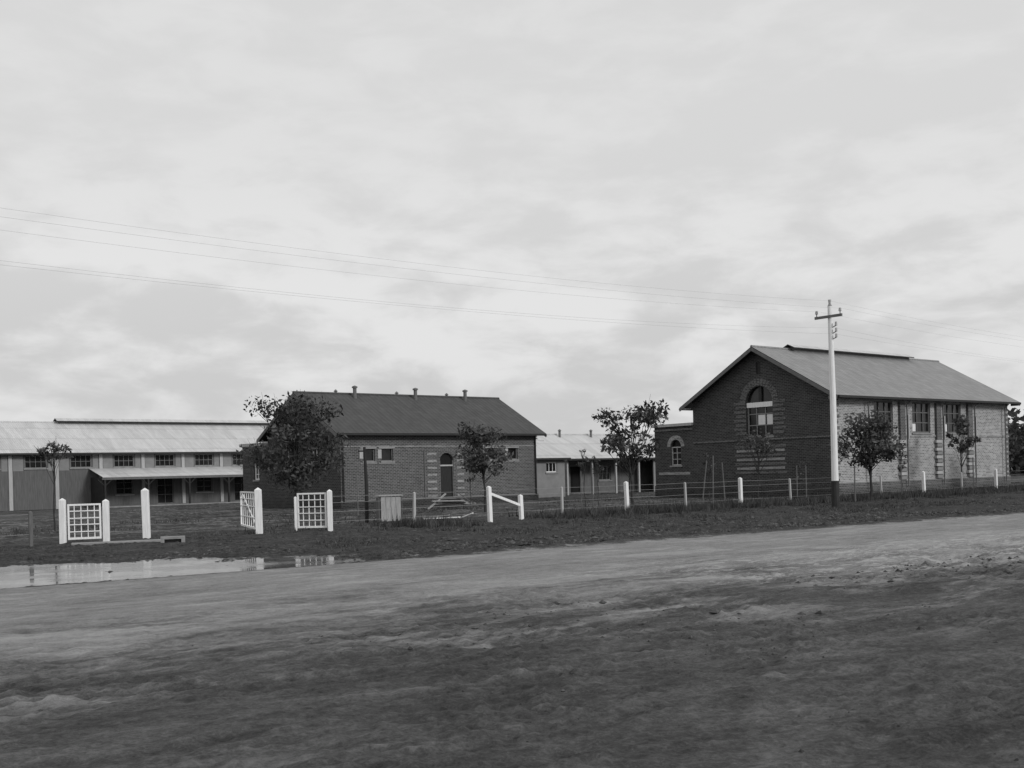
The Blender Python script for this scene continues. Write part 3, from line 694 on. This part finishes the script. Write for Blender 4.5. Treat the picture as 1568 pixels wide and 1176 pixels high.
# ------------------------------------------------------------ small things
f=MB(); f.tube([(0,0,-.2),(.02,0,1.4),(-.02,0,2.75)],[.075,.065,.05],'timber_dark',8); f.beam((-.25,0,2.6),(.3,0,2.6),.05,.06,'timber_dark'); f.build('timber_post',loc=(-5.3,40.2,0))
f=MB()
for i in range(4): f.box(-.36+.183*i,-.36+.183*i+.17,-.02,0,.06,.92,'board')
f.box(-.4,.4,.001,.04,.08,.16,'timber'); f.box(-.4,.4,.001,.04,.8,.88,'timber')
for x in (-.4,.34): f.box(x,x+.06,.041,.5,.0,.06,'timber'); f.box(x,x+.06,.041,.1,.06,.95,'timber'); f.box(x,x+.06,.44,.5,.06,.9,'timber')
for i in range(4): f.box(-.43,-.405,.02+.12*i,.12+.12*i,.05,.9,'timber'); f.box(.405,.43,.02+.12*i,.12+.12*i,.05,.9,'timber')
f.box(-.45,.45,-.06,.55,.96,.99,'board'); f.build('wooden_crate',loc=(-4.35,39.6,0),rot=.35)
f=MB(); f.beam((0,0,.06),(1.3,.3,.08),.2,.03,'white'); f.beam((.1,.4,.1),(.9,.1,.17),.16,.03,'board'); f.beam((1.3,.2,.05),(1.75,.1,.22),.22,.03,'white'); f.build('timber_planks',loc=(-3.2,39.9,0.04))
f=MB()
for i in range(9): f.beam((R.uniform(-1.1,-.4),R.uniform(-.3,.3),.05+.06*i),(R.uniform(.4,1.1),R.uniform(-.3,.3),.08+.05*i),.16,.05,'timber' if i%3 else 'board')
f.beam((-1.3,-.3,.02),(-.3,.1,.75),.12,.05,'board'); f.beam((.3,-.2,.75),(1.3,-.4,.02),.12,.05,'timber'); f.build('timber_pile',loc=(-3.0,55,0),rot=.3)
f=MB(); f.box(-.32,.32,-.25,.25,.08,.14,'concrete'); f.box(-.32,-.22,-.25,.25,-.1,.08,'concrete'); f.box(.22,.32,-.25,.25,-.1,.08,'concrete'); f.box(-.22,.22,.1,.25,-.1,.08,'dark'); f.box(-.22,.22,-.2,-.19,-.1,.075,'dark'); f.build('storm_drain',loc=(-9.3,30.3,.02),rot=.3)
f=MB(); f.box(-1.3,1.1,-.15,.15,-.1,.06,'concrete'); f.build('culvert_kerb',loc=(-10.8,30.6,0),rot=.35,bevel=.02)

# ------------------------------------------------------------ sky, light
w=bpy.data.worlds.new('World'); scene.world=w; w.use_nodes=True; nt=w.node_tree; bg=nt.nodes['Background']
S=Vector((.75,-.55,.46)).normalized(); el=math.asin(S.z)
sky=N(nt,'ShaderNodeTexSky'); sky.sky_type='NISHITA'; sky.sun_disc=False; sky.sun_elevation=el; sky.sun_rotation=math.atan2(S.x,S.y)
bw=N(nt,'ShaderNodeRGBToBW'); nt.links.new(sky.outputs[0],bw.inputs[0])
tc=N(nt,'ShaderNodeTexCoord').outputs['Generated']; sx=N(nt,'ShaderNodeSeparateXYZ'); nt.links.new(tc,sx.inputs[0])
zz=math_(nt,'MAXIMUM',sx.outputs[2],0.0)
mp=N(nt,'ShaderNodeMapping'); mp.inputs['Scale'].default_value=(1,1,2.6); nt.links.new(tc,mp.inputs[0])
c1=noise(nt,mp.outputs[0],3.6,3,.5,.3); c2=noise(nt,mp.outputs[0],11,8,.56,.25)
cl=math_(nt,'ADD',math_(nt,'MULTIPLY',c1,.45),math_(nt,'MULTIPLY',c2,.55))
cv=mapr(nt,cl,.43,.60,-1,1,True)
amp=mapr(nt,zz,.10,.32,1.0,.3,True)
basev=mapr(nt,zz,0.02,.22,6.6,7.2,True)
val=math_(nt,'ADD',basev,math_(nt,'MULTIPLY',math_(nt,'MULTIPLY',cv,amp),.85))
val=math_(nt,'ADD',math_(nt,'MULTIPLY',val,.96),math_(nt,'MULTIPLY',math_(nt,'MINIMUM',bw.outputs[0],8.0),.06))
nt.links.new(val,bg.inputs['Color']); bg.inputs['Strength'].default_value=.1
sd=bpy.data.lights.new('sun','SUN'); sd.energy=1.5; sd.angle=math.radians(12); so=bpy.data.objects.new('sun',sd); COL.objects.link(so)
so.rotation_euler=(-S).to_track_quat('-Z','Y').to_euler()
# ------------------------------------------------------------ camera
cd=bpy.data.cameras.new('camera'); co=bpy.data.objects.new('camera',cd); COL.objects.link(co)
cd.sensor_width=36; cd.lens=36*1700/1568; cd.shift_y=139/1568; cd.clip_end=6000; cd.clip_start=.1
co.location=(0,0,1.6); co.rotation_euler=(math.radians(90),math.radians(1.5),0)
scene.camera=co
scene.view_settings.view_transform='Standard'; scene.view_settings.look='None'; scene.view_settings.exposure=0
